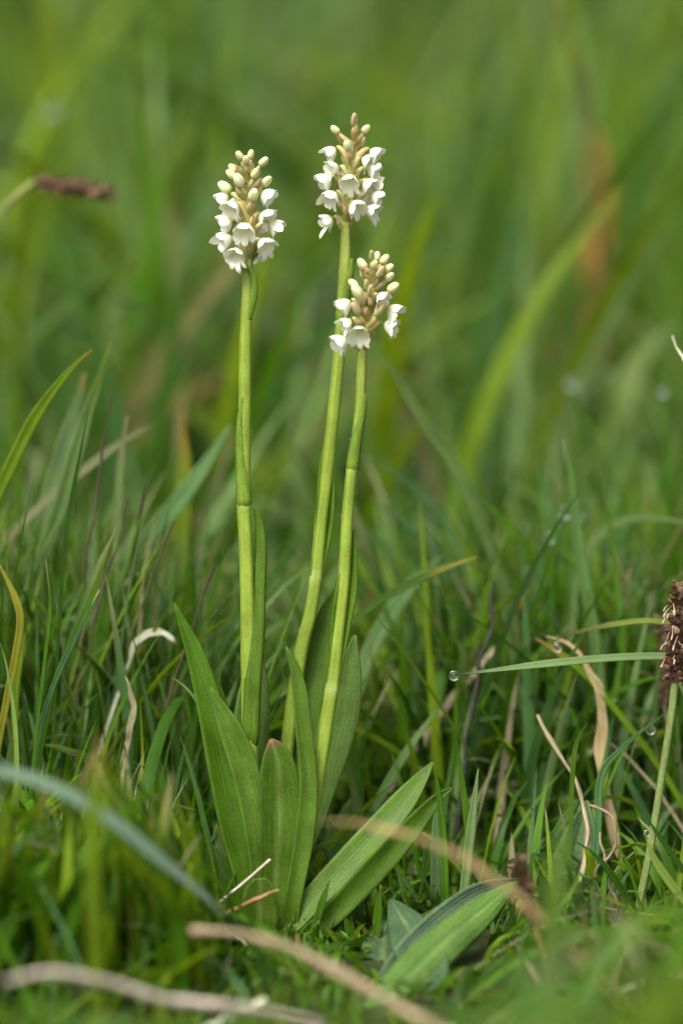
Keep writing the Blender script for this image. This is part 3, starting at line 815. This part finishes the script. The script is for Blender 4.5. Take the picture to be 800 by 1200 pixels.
G(GB, 'tall erect blade touching the folded leaf tip', 'grass', [(508, 893), (515, 943), (520, 1006), (522, 1087)], 9, -.006, C_FRESH, fold=.5)
G(GB, 'erect dark-tipped blade between the folded leaf tip and the taper blade', 'grass', [(535, 871), (541, 914), (546, 957), (549, 1010)], 7.5, .004, C_FRESH, tip=C_DARK)
G(GB, 'stout taper blade with pale ribs, slanting inward at its foot', 'grass', [(560, 901), (554, 949), (547, 1010), (540, 1075)], 11, -.003, C_PALE, fold=.5)
G(GB, 'pale broad upright blade behind the erect blades', 'grass', [(512, 925), (511, 970), (510, 1030), (509, 1080)], 13, .015, C_PALE)
G(GB, 'tiny upright pale needle of grass beside the brown bud', 'grass', [(621, 967), (620, 990), (618, 1020)], 4.5, -.004, C_PALE)
G(GB, 'small hooked green blade tip by the tan twig', 'grass', [(688, 847), (676, 868), (671, 897), (669, 940)], 6, .006, C_FRESH, tip=C_DARK)
G(GB, 'dark green blade running up to the looped blue-green blade', 'grass', [(690, 925), (668, 950), (645, 985), (625, 1015)], 9, .012, C_BLUE)
G(GB, 'blurred yellowish blade with blunt tip behind the tiny needle', 'grass', [(593, 925), (610, 949), (627, 983), (640, 1030)], 8, .028, C_YEL)
G(GB, 'horizontal faded blade lying in the sward behind the tan twig', 'grass', [(666, 932), (610, 929), (545, 927), (510, 935)], 6, .05, C_PALE)
# around the plantain
DB = G(GB, 'ribbed horizontal grass blade carrying a dew drop at its tip', 'grass', [(533, 791), (575, 786), (653, 777), (723, 771), (783, 770), (830, 778)], 10, (.0, .008), (.165, .265, .085), fold=.35, roll=0, facing=(0, -.75, .65), tip_len=.05, tip=C_BROWN)
G(GB, 'thin yellowing blade arching above the ribbed horizontal blade', 'grass', [(646, 752), (675, 741), (723, 731), (772, 728), (830, 745)], 6, .022, (.26, .30, .06), tip=C_BROWN)
G(GB, 'yellow-green blade slanting under the thin yellowing arch', 'grass', [(627, 748), (650, 762), (680, 785), (705, 812)], 8, .03, C_YEL, tip=C_RUST)
G(GB, 'looped blue-green blade bent down along the dried flower stalk', 'grass', [(779, 836), (740, 866), (714, 892), (702, 915), (699, 983), (692, 1048), (682, 1115)], 9, (.012, -.004), C_BLUE, fold=.3)
G(GB, 'dark narrow blade arching from the dried stalk to the plantain foot', 'grass', [(672, 985), (700, 1005), (730, 1045), (752, 1090), (765, 1140)], 8, -.010, C_DARK)
G(GB, 'green blade crossing the plantain stem low down', 'grass', [(787, 1070), (745, 1090), (700, 1112), (655, 1140)], 6, -.006, C_FRESH)
G(GB, 'short dark blade crossing the plantain stem half way', 'grass', [(756, 956), (772, 980), (790, 1005), (815, 1040)], 6, -.004, C_DARK)
G(GB, 'bright yellowish blade leaning on the plantain stem', 'grass', [(757, 982), (767, 1008), (785, 1035), (805, 1060)], 10, -.014, (.22, .30, .05))
G('grass_culm', 'thin tan straw lying level across the downy leaf', 'straw', [(580, 1043), (653, 1053), (723, 1067), (779, 1074)], 3, -.010, (.42, .28, .10), kind='stalk', mat=M_DEAD)
G('dead_stalk', 'shrivelled tan dead stalk hanging down in front of the downy leaf', 'dead stalk', [(627, 836), (649, 875), (675, 923), (686, 962), (688, 997), (678, 1049), (673, 1100), (671, 1150)], 7, (.022, -.016), C_DEAD, kind='stalk', mat=M_DEAD)
G('dead_stalk', 'wispy dried strand hooked over beside the looped blade', 'dead stalk', [(697, 1028), (703, 1012), (716, 1000), (720, 978), (715, 957), (703, 947), (690, 944)], 3.5, -.008, C_DEAD, kind='stalk', mat=M_DEAD, ext=False)
G('dead_stalk', 'wispy dried strand hanging with a frayed end near the plantain', 'dead stalk', [(700, 975), (706, 1000), (714, 1035), (722, 1062), (728, 1090)], 4, -.008, C_DEAD, kind='stalk', mat=M_DEAD)
G('dry_leaf', 'broad beige dead blade bending down behind the looped blade', 'dead leaf', [(640, 745), (666, 754), (690, 785), (704, 820), (704, 884), (711, 940), (724, 997), (748, 1053)], 13, .03, (.38, .29, .15), mat=M_DEAD)
G('dead_stalk', 'thick beige twig lying level behind the plantain stem', 'dead stalk', [(820, 872), (740, 877), (705, 880), (660, 895)], 12, .055, C_DEAD, kind='stalk', mat=M_DEAD)
G('dead_stalk', 'pale brown twig slanting behind the black stalk', 'dead stalk', [(585, 762), (560, 785), (530, 822), (504, 856), (480, 890)], 13, .055, C_DEAD, kind='stalk', mat=M_DEAD)
G('sedge_stalk', 'blackened knotty stalk standing behind the dewy horizontal blade', 'stalk', [(578, 683), (574, 733), (566, 765), (552, 835), (545, 890)], 5.5, .03, C_DKBRN, kind='stalk', mat=M_HUSK)
G(GB, 'short blade with a bright orange tip behind the black stalk', 'grass', [(620, 690), (603, 715), (593, 742), (588, 800)], 9, .06, C_FRESH, tip=(.7, .18, .02), tip_len=.09)
# behind the orchids
G(GB, 'long thick grass blade arching out from behind the shortest spike', 'grass', [(434, 398), (467, 445), (498, 495), (530, 540), (552, 585), (575, 639), (593, 693), (604, 750)], 15, .075, (.130, .240, .060), fold=.5)
G(GB, 'straight green blade with a rounded tip standing clear of the sward', 'grass', [(660, 513), (669, 562), (674, 612), (685, 684), (697, 756), (704, 820)], 13, .05, (.140, .250, .060), fold=.4)
G(GB, 'pale blade bowed over in an arch behind the plantain heads', 'grass', [(830, 622), (800, 612), (746, 607), (710, 621), (685, 648), (674, 690), (670, 740)], 9, .065, C_PALE)
G(GB, 'yellow-tipped blade slanting up from behind the shortest stem', 'grass', [(560, 652), (498, 675), (440, 707), (405, 735)], 9, .035, C_FRESH, tip=(.40, .33, .06))
G(GB, 'thin bluish blade slanting down behind the stems', 'grass', [(430, 528), (470, 560), (512, 598), (552, 666), (575, 720)], 9, .10, C_BLUE)
G(GB, 'second thin bluish blade lower behind the stems', 'grass', [(432, 582), (489, 625), (530, 670), (552, 720), (575, 765)], 9, .08, C_BLUE)
G(GB, 'broad pale blade slanting behind the yellow-tipped blade', 'grass', [(516, 652), (476, 693), (440, 750), (420, 800)], 20, .06, C_PALE)
G('dead_stalk', 'bare pale stalk end leaning in above the sward', 'dead stalk', [(785, 393), (800, 418), (830, 470)], 5, .02, C_STRAW, kind='stalk', mat=M_DEAD)
G(GB, 'rust-coloured broad blade out of focus in the far grass', 'grass', [(696, 150), (699, 200), (700, 260), (698, 330)], 24, .42, (.50, .26, .07), group=None)
G(GB, 'dark stalk out of focus in the far grass', 'grass', [(648, -20), (665, 40), (685, 120), (695, 200)], 8, .32, (.16, .13, .04), kind='stalk')
G(GB, 'broad bright yellow-green blade out of focus in the far grass', 'grass', [(46, -60), (50, 40), (50, 150), (48, 260)], 36, .45, C_YEL)
G(GB, 'very wide pale blue-green leaf out of focus behind the stems', 'grass', [(470, 330), (420, 345), (360, 350), (300, 375), (250, 430)], 44, .40, (.20, .30, .17), kind='lens', group=None)
G(GB, 'wide bluish blade slanting out of focus behind the leaning spike', 'grass', [(275, 190), (235, 260), (190, 330), (150, 400)], 26, .32, C_PALE)
G(GB, 'pale yellow-green wide blade bowed out of focus above the plantain', 'grass', [(790, 380), (750, 420), (728, 480), (722, 560), (725, 640)], 30, .25, (.21, .29, .09))
# foreground, out of focus
G(GB, 'glaucous blue-green blade arching across in front of the turf', 'grass', [(272, 1084), (235, 1046), (200, 1018), (130, 962), (60, 922), (0, 904), (-50, 900)], 19, (-.075, -.11), (.26, .36, .24), fold=.2, roll=0, facing=(0, -.65, .75))
G('dead_stalk', 'thick whitish dead stalk lying in front of the turf', 'dead stalk', [(5, 1150), (60, 1140), (130, 1152), (200, 1172), (290, 1182)], 12, (-.14, -.115), (.50, .48, .34), kind='stalk', mat=M_DEAD)
G('dead_stalk', 'long beige dead stalk lying in front of the orchid leaves', 'dead stalk', [(225, 1090), (280, 1093), (340, 1110), (400, 1143), (460, 1175), (520, 1207)], 12, (-.10, -.125), (.34, .285, .17), kind='stalk', mat=M_DEAD)
G('dead_stalk', 'short pale dead stalk at the foot of the beige one', 'dead stalk', [(310, 1172), (280, 1188), (245, 1205)], 14, -.08, C_STRAW, kind='stalk', mat=M_DEAD)
G(GB, 'tan dead blade crossing in front of the shortest stem', 'grass', [(366, 960), (430, 966), (490, 982), (550, 1010), (600, 1050)], 7, (-.105, -.12), (.36, .23, .11), mat=M_DEAD)
G('dead_stalk', 'white slender straw leaning on the small rounded orchid leaf', 'straw', [(317, 1007), (288, 1032), (254, 1060), (228, 1084)], 3.6, -.016, (.78, .74, .55), kind='stalk', mat=M_DEAD)
G('dead_stalk', 'orange-brown straw crossing the small rounded orchid leaf', 'straw', [(326, 1043), (298, 1055), (268, 1070)], 5.5, -.022, (.36, .22, .08), kind='stalk', mat=M_DEAD)
G('dead_stalk', 'thread-like curled dry strand under the small rounded leaf', 'dead stalk', [(272, 1096), (287, 1105), (291, 1120), (285, 1140), (283, 1163)], 3, (-.022, -.045), C_STRAW, kind='stalk', mat=M_DEAD)
G('dry_leaf', 'small tan dry leaf scrap in the turf under the orchid', 'dead leaf', [(272, 1129), (262, 1135), (248, 1148), (236, 1162)], 8, (-.036, -.046), C_STRAW, kind='lens', mat=M_DEAD)
G(GB, 'thin brown straw standing before the blue-green broad leaves', 'grass', [(492, 1080), (491, 1097), (489, 1114)], 3, -.006, C_DEAD, kind='stalk', mat=M_DEAD)
G(GB, 'broad bright blade blurred upright in front of the downy leaf', 'grass', [(668, 925), (655, 1010), (645, 1100), (640, 1190)], 17, -.13, (.14, .25, .035))
G(GB, 'yellow-green blurred blade upright in front of the sward', 'grass', [(118, 862), (112, 930), (108, 1010), (112, 1110)], 17, -.13, C_YEL, tip=(.5, .36, .10))

# ------------------------------------------------------------------ broad-leaved plants in the turf
def leafy(name, label, cat, leaves, stem=None):
    l0 = leaves[0]
    b = rows_px([l0['p'][-1][:2], l0['p'][-1][:2]] if False else [p[:2] for p in l0['p']], [p[2] for p in l0['p']], *l0['d'])
    b = to_ground(b)[-1]
    ob = empty(name, Vector((b[0], b[1], float(ground_z(b[0], b[1])))))
    tag(ob, label, cat)
    for L in leaves:
        rw = to_ground(rows_px([p[:2] for p in L['p']], [p[2] for p in L['p']], *L['d']))
        me_ = strip('leaf', rw, L.get('c', (.07, .14, .06)), fold=L.get('fold', .1), cup=L.get('cup', .2), roll=L.get('roll', 0), cols=8, n=34,
                    mat=M_HAIRY, wave=.02, midrib=L.get('mid', .03), tip=L.get('tip'), tip_len=.06)
        o = obj('leaf', me_, ob, None, ob.matrix_basis.copy())
        m = o.modifiers.new('thickness', 'SOLIDIFY'); m.thickness = .0004; m.offset = 0
    return ob

leafy('downy_plant', 'broad downy leaf with rolled edge pointing at the brown bud', 'plant',
      [dict(p=[(612, 1032, 4), (590, 1046, 18), (562, 1070, 36), (522, 1104, 46), (482, 1142, 48), (440, 1192, 44)], d=(-.008, -.054), c=(.085, .175, .024), cup=-.35, roll=-.15),
       dict(p=[(612, 1031, 3), (583, 1037, 14), (550, 1050, 22), (512, 1078, 24), (476, 1112, 22), (445, 1152, 14)], d=(-.002, -.036), c=(.12, .19, .10), cup=.1, roll=.3, mid=0)])
leafy('downy_plant', 'erect downy grey-green leaf behind the shrivelled dead stalk', 'plant',
      [dict(p=[(688, 938, 3), (682, 965, 28), (672, 1005, 48), (662, 1055, 56), (656, 1110, 50), (652, 1150, 34)], d=(.010, .006), c=(.10, .185, .075), cup=.2, roll=.2)])
leafy('rosette_plant', 'blue-green broad leaves low in the turf under the folded orchid leaf', 'plant',
      [dict(p=[(457, 1054, 4), (467, 1070, 26), (480, 1092, 46), (492, 1122, 60), (498, 1160, 52)], d=(-.006, -.044), c=(.050, .100, .038), cup=.15, roll=.25),
       dict(p=[(454, 1078, 5), (450, 1095, 34), (448, 1122, 50), (452, 1160, 48)], d=(-.001, -.036), c=(.045, .090, .034), cup=.2, roll=-.2)])
leafy('rosette_plant', 'small blunt blue-green leaf with brown tip below the dead stalk', 'plant',
      [dict(p=[(692, 1143, 5), (695, 1154, 22), (694, 1175, 34), (690, 1205, 34)], d=(-.050, -.066), c=(.085, .155, .055), cup=.2, tip=(.3, .2, .1))])
leafy('rosette_plant', 'round green leaves at the foot of the plantain stem', 'plant',
      [dict(p=[(730, 1120, 8), (722, 1126, 34), (708, 1140, 46), (695, 1165, 40)], d=(-.032, -.050), c=(.09, .18, .045), cup=.2, roll=.2),
       dict(p=[(775, 1092, 6), (780, 1108, 34), (782, 1130, 48), (776, 1160, 40)], d=(-.020, -.042), c=(.10, .19, .05), cup=.2, roll=-.2)])

# ------------------------------------------------------------------ plantain seed heads and other heads
def scale_mesh(seed):
    rr = random.Random(seed)
    L, W = .0022, .0011
    nu, nv = 5, 4
    u = np.linspace(0, 1, nu + 1); v = np.linspace(-1, 1, nv + 1)
    wv = W * np.sin(np.pi * np.clip(u * .85 + .12, 0, 1)) ** .7
    X = np.stack([np.broadcast_to((L * u)[:, None], (nu + 1, nv + 1)), wv[:, None] * v[None], (-.5 * wv[:, None] * v[None] ** 2 + .0006 * u[:, None] ** 2 * rr.uniform(-1, 1.6))], -1)
    ix = np.arange(X[..., 0].size).reshape(nu + 1, nv + 1)
    Q = np.stack([ix[:-1, :-1], ix[1:, :-1], ix[1:, 1:], ix[:-1, 1:]], -1).reshape(-1, 4)
    c0 = [(.16, .075, .035), (.42, .30, .18), (.10, .05, .025), (.24, .12, .055)][seed % 4]
    return mesh_np('seed_scale', X, Q, np.broadcast_to(np.array(c0), X.shape), None, M_HUSK)
SCALES = [scale_mesh(i) for i in range(4)]

def seed_head(label, top, bot, wpx, stem_pts, stem_w, d, nscales, dark=1.0, name='plantain', cat='plantain', stem_col=(.20, .26, .07), pick=(0, 0, 0, 1, 2, 2, 3), anthers=0):
    rows = rows_px([bot] + stem_pts, [stem_w / 2] * (len(stem_pts) + 1), d, d)
    rows = to_ground(rows)
    ob = empty(name, Vector((rows[-1][0], rows[-1][1], float(ground_z(rows[-1][0], rows[-1][1])))))
    pw = ob.matrix_basis.copy()
    tag(ob, label, cat)
    obj('stem', tube('stem', rows, stem_col, sides=12, n=50, mat=M_HAIRY), ob, None, pw)
    A, B = P(*bot, d), P(*top, d)
    ax = (B - A); Ln = ax.length; axn = ax.normalized()
    R = wpx / 2 * pxsize(d)
    core = [(*(B + axn * .0006), R * .1)] + [(*(A + ax * t), R * .62 * (math.sin(math.pi * (.12 + .80 * t)) ** .5)) for t in (.96, .85, .6, .35, .12, .0)]
    obj('core', tube('core', core, (.09, .045, .025), sides=10, n=20, mat=M_HUSK), ob, None, pw)
    e1 = axn.orthogonal().normalized(); e2 = axn.cross(e1)
    for i in range(nscales):
        t = (i + .5) / nscales
        a = i * 2.39996
        o_ = e1 * math.cos(a) + e2 * math.sin(a)
        rr = R * .58 * math.sin(math.pi * (.12 + .80 * t)) ** .5
        f = (o_ * random.uniform(.6, 1.2) + axn * random.uniform(.2, 1.1)).normalized()
        M = Matrix.Translation(A + ax * t + o_ * rr) @ frame(f, o_) @ Matrix.Rotation(random.uniform(-.6, .6), 4, 'X') @ Matrix.Scale(random.uniform(.7, 1.15), 4)
        obj('seed_scale', SCALES[random.choice(pick)], ob, M, pw)
    for i in range(anthers):
        t = random.uniform(.1, 1.0); a = random.uniform(0, 6.28)
        o_ = e1 * math.cos(a) + e2 * math.sin(a)
        q = A + ax * t + o_ * R * .6
        sd = axn * random.uniform(-.8, .8) + axn.cross(o_) * random.uniform(-.6, .6)
        rw = [(*(q + o_ * (.0012 * u_) + sd * (.0011 * math.sin(u_ * 3.0)) - axn * (.0008 * u_ * u_)), .00009 + (.00012 if u_ > 1.4 else 0)) for u_ in (1.8, 1.5, 1.1, .7, .3, 0)]
        obj('anther', tube('anther', rw, (.42, .32, .19), sides=5, n=10, mat=M_HUSK), ob, None, pw)
    return ob

seed_head('ripe brown plantain head with dry curled scales on a long green stem', (798, 686), (790, 800), 27,
          [(786, 840), (775, 910), (762, 992), (749, 1057), (741, 1110)], 9, -.002, 120, anthers=34)
seed_head('brown plantain head out of focus behind the ripe curled one', (776, 726), (783, 834), 24, [(790, 880), (792, 950)], 8, .05, 70)
seed_head('dark red-brown bud head blurred in front of the downy leaf', (607, 1008), (626, 1084), 17, [(632, 1105), (640, 1140)], 6, -.055, 50, pick=(0, 0, 2, 3), name='sedge', cat='sedge', stem_col=(.24, .19, .05))
seed_head('purple-brown sedge spike drooping level over the blurred far grass', (131, 226), (42, 213), 22, [(20, 230), (0, 250), (-30, 290), (-60, 380), (-75, 500)], 7, .10, 60, pick=(0, 2, 2, 3), name='sedge', cat='sedge', stem_col=(.26, .27, .08))

# ------------------------------------------------------------------ dew
def drop(label, px, py, d, r_px, group=None):
    r = r_px * pxsize(d)
    nu, nv = 16, 20
    th = np.linspace(0, math.pi, nu + 1); a = np.linspace(0, 2 * math.pi, nv, endpoint=False)
    rr = np.sin(th) * (1 - .06 * np.cos(th))
    X = np.stack([rr[:, None] * np.cos(a), rr[:, None] * np.sin(a), np.broadcast_to(np.cos(th)[:, None] * 1.05, (nu + 1, nv))], -1) * r
    ix = np.arange((nu + 1) * nv).reshape(nu + 1, nv); nx = np.roll(ix, -1, 1)
    Q = np.stack([ix[:-1], ix[1:], nx[1:], nx[:-1]], -1).reshape(-1, 4)
    o = obj('dew_drop', mesh_np('dew_drop', X, Q, None, None, M_DROP), None, Matrix.Translation(P(px, py, d)))
    return tag(o, label, 'dew drop', group)

drop('clear round dew drop at the tip of the ribbed horizontal blade', 531.5, 792, -.0002, 5.8)
drop('dew drop hanging under the thin yellowing arch blade', 652.5, 758.5, .022, 6.0)
drop('dew drop hanging from the looped blue-green blade by the plantain', 762, 855, .012, 6.0)
drop('dew drop on the plantain stem half way up', 757, 977, .004, 4.0)
drop('dew drop low beside the tiny needle of grass', 624, 992, .012, 4.5)
FAR = 'blurred bright dew drops on the grass behind'
for px, py, d, r, where in [
        (669.5, 448, .16, 8.5, 'brightest, right above the straight rounded blade'), (714, 436, .24, 6, 'faint, a little higher than the brightest one'),
        (692, 463, .28, 6, 'faintest, between the brightest and the arched pale blade'), (777, 459, .12, 6, 'below the bare pale stalk end')]:
    G(GB, 'upright blurred blade under the dew drop ' + where, 'grass', [(px + 1, py + 5), (px + 5, py + 60), (px + 8, py + 140), (px + 6, py + 220)], 8, d, C_FRESH, group='dewy blades behind the plantain')
    drop('blurred dew drop ' + where, px, py, d, r, FAR)
for px, py, d, r, where in [
        (660.5, 600.5, .065, 7.5, 'beside the straight rounded blade'), (643, 630, .06, 7, 'glinting below the one at the rounded blade'),
        (615.5, 670, .07, 6.5, 'right above the orange-tipped short blade'), (532, 677, .075, 5, 'under the yellow-tipped blade'),
        (653, 697, .10, 3.5, 'faint, above the thin yellowing arch'), (681, 604, .10, 4, 'just behind the straight rounded blade')]:
    G(GB, 'short blurred blade bearing the dew drop ' + where, 'grass', [(px + 1, py + 4), (px + 3, py + 40), (px + 2, py + 90)], 5.5, d, C_FRESH, group='dewy blades behind the plantain')
    drop('small blurred dew drop ' + where, px, py, d, r, FAR)
for px, py, d, r in [(61, 127, .30, 8)]:
    G(GB, 'blurred upright blade tipped with dew beside the broad bright yellow-green blade', 'grass', [(px, py + 6), (px + 4, py + 90), (px + 6, py + 200)], 8, d, C_FRESH)
    drop('large blurred dew drop beside the broad bright yellow-green blade', px, py, d, r)

# fine mist of dew beads that stands off the stems
def mist(label, lines, n):
    nu, nv = 5, 7
    th = np.linspace(0, math.pi, nu + 1); a = np.linspace(0, 2 * math.pi, nv, endpoint=False)
    U0 = np.stack([np.sin(th)[:, None] * np.cos(a), np.sin(th)[:, None] * np.sin(a), np.broadcast_to(np.cos(th)[:, None], (nu + 1, nv))], -1).reshape(-1, 3)
    ix = np.arange((nu + 1) * nv).reshape(nu + 1, nv); nx = np.roll(ix, -1, 1)
    Q0 = np.stack([ix[:-1], ix[1:], nx[1:], nx[:-1]], -1).reshape(-1, 4)
    vs, qs = [], []
    for k in range(n):
        pts, hw, d = random.choice(lines)
        i = random.randrange(len(pts) - 1); t = random.random()
        x = pts[i][0] * (1 - t) + pts[i + 1][0] * t; y = pts[i][1] * (1 - t) + pts[i + 1][1] * t
        an = random.choice([random.uniform(-.2, .5), random.uniform(2.6, 3.4), random.uniform(0, 3.14)])
        p = P(x + math.cos(an) * (hw + .3), y, d - math.sin(an) * (hw + .3) * S)
        r = random.uniform(.00007, .00017)
        vs.append(U0 * r + np.array(p)); qs.append(Q0 + k * len(U0))
    o = obj('dew_mist', mesh_np('dew_mist', np.vstack(vs), np.vstack(qs), None, None, M_DROP))
    o['kind'] = 'stuff'
    tag(o, label, 'dew')
mist('fine beads of dew along the orchid stems', [
    ([(287, 494), (286, 588), (288.5, 644), (290.5, 719), (291, 775), (293, 858)], 8.2, 0),
    ([(397.5, 419), (390, 494), (384, 550), (377, 606), (371, 674), (364, 719)], 7.4, .010),
    ([(422, 475), (416.5, 524), (412.5, 550), (407, 610), (403, 681), (396, 749), (389, 808), (376, 889), (367, 943)], 7.2, -.004)], 420)
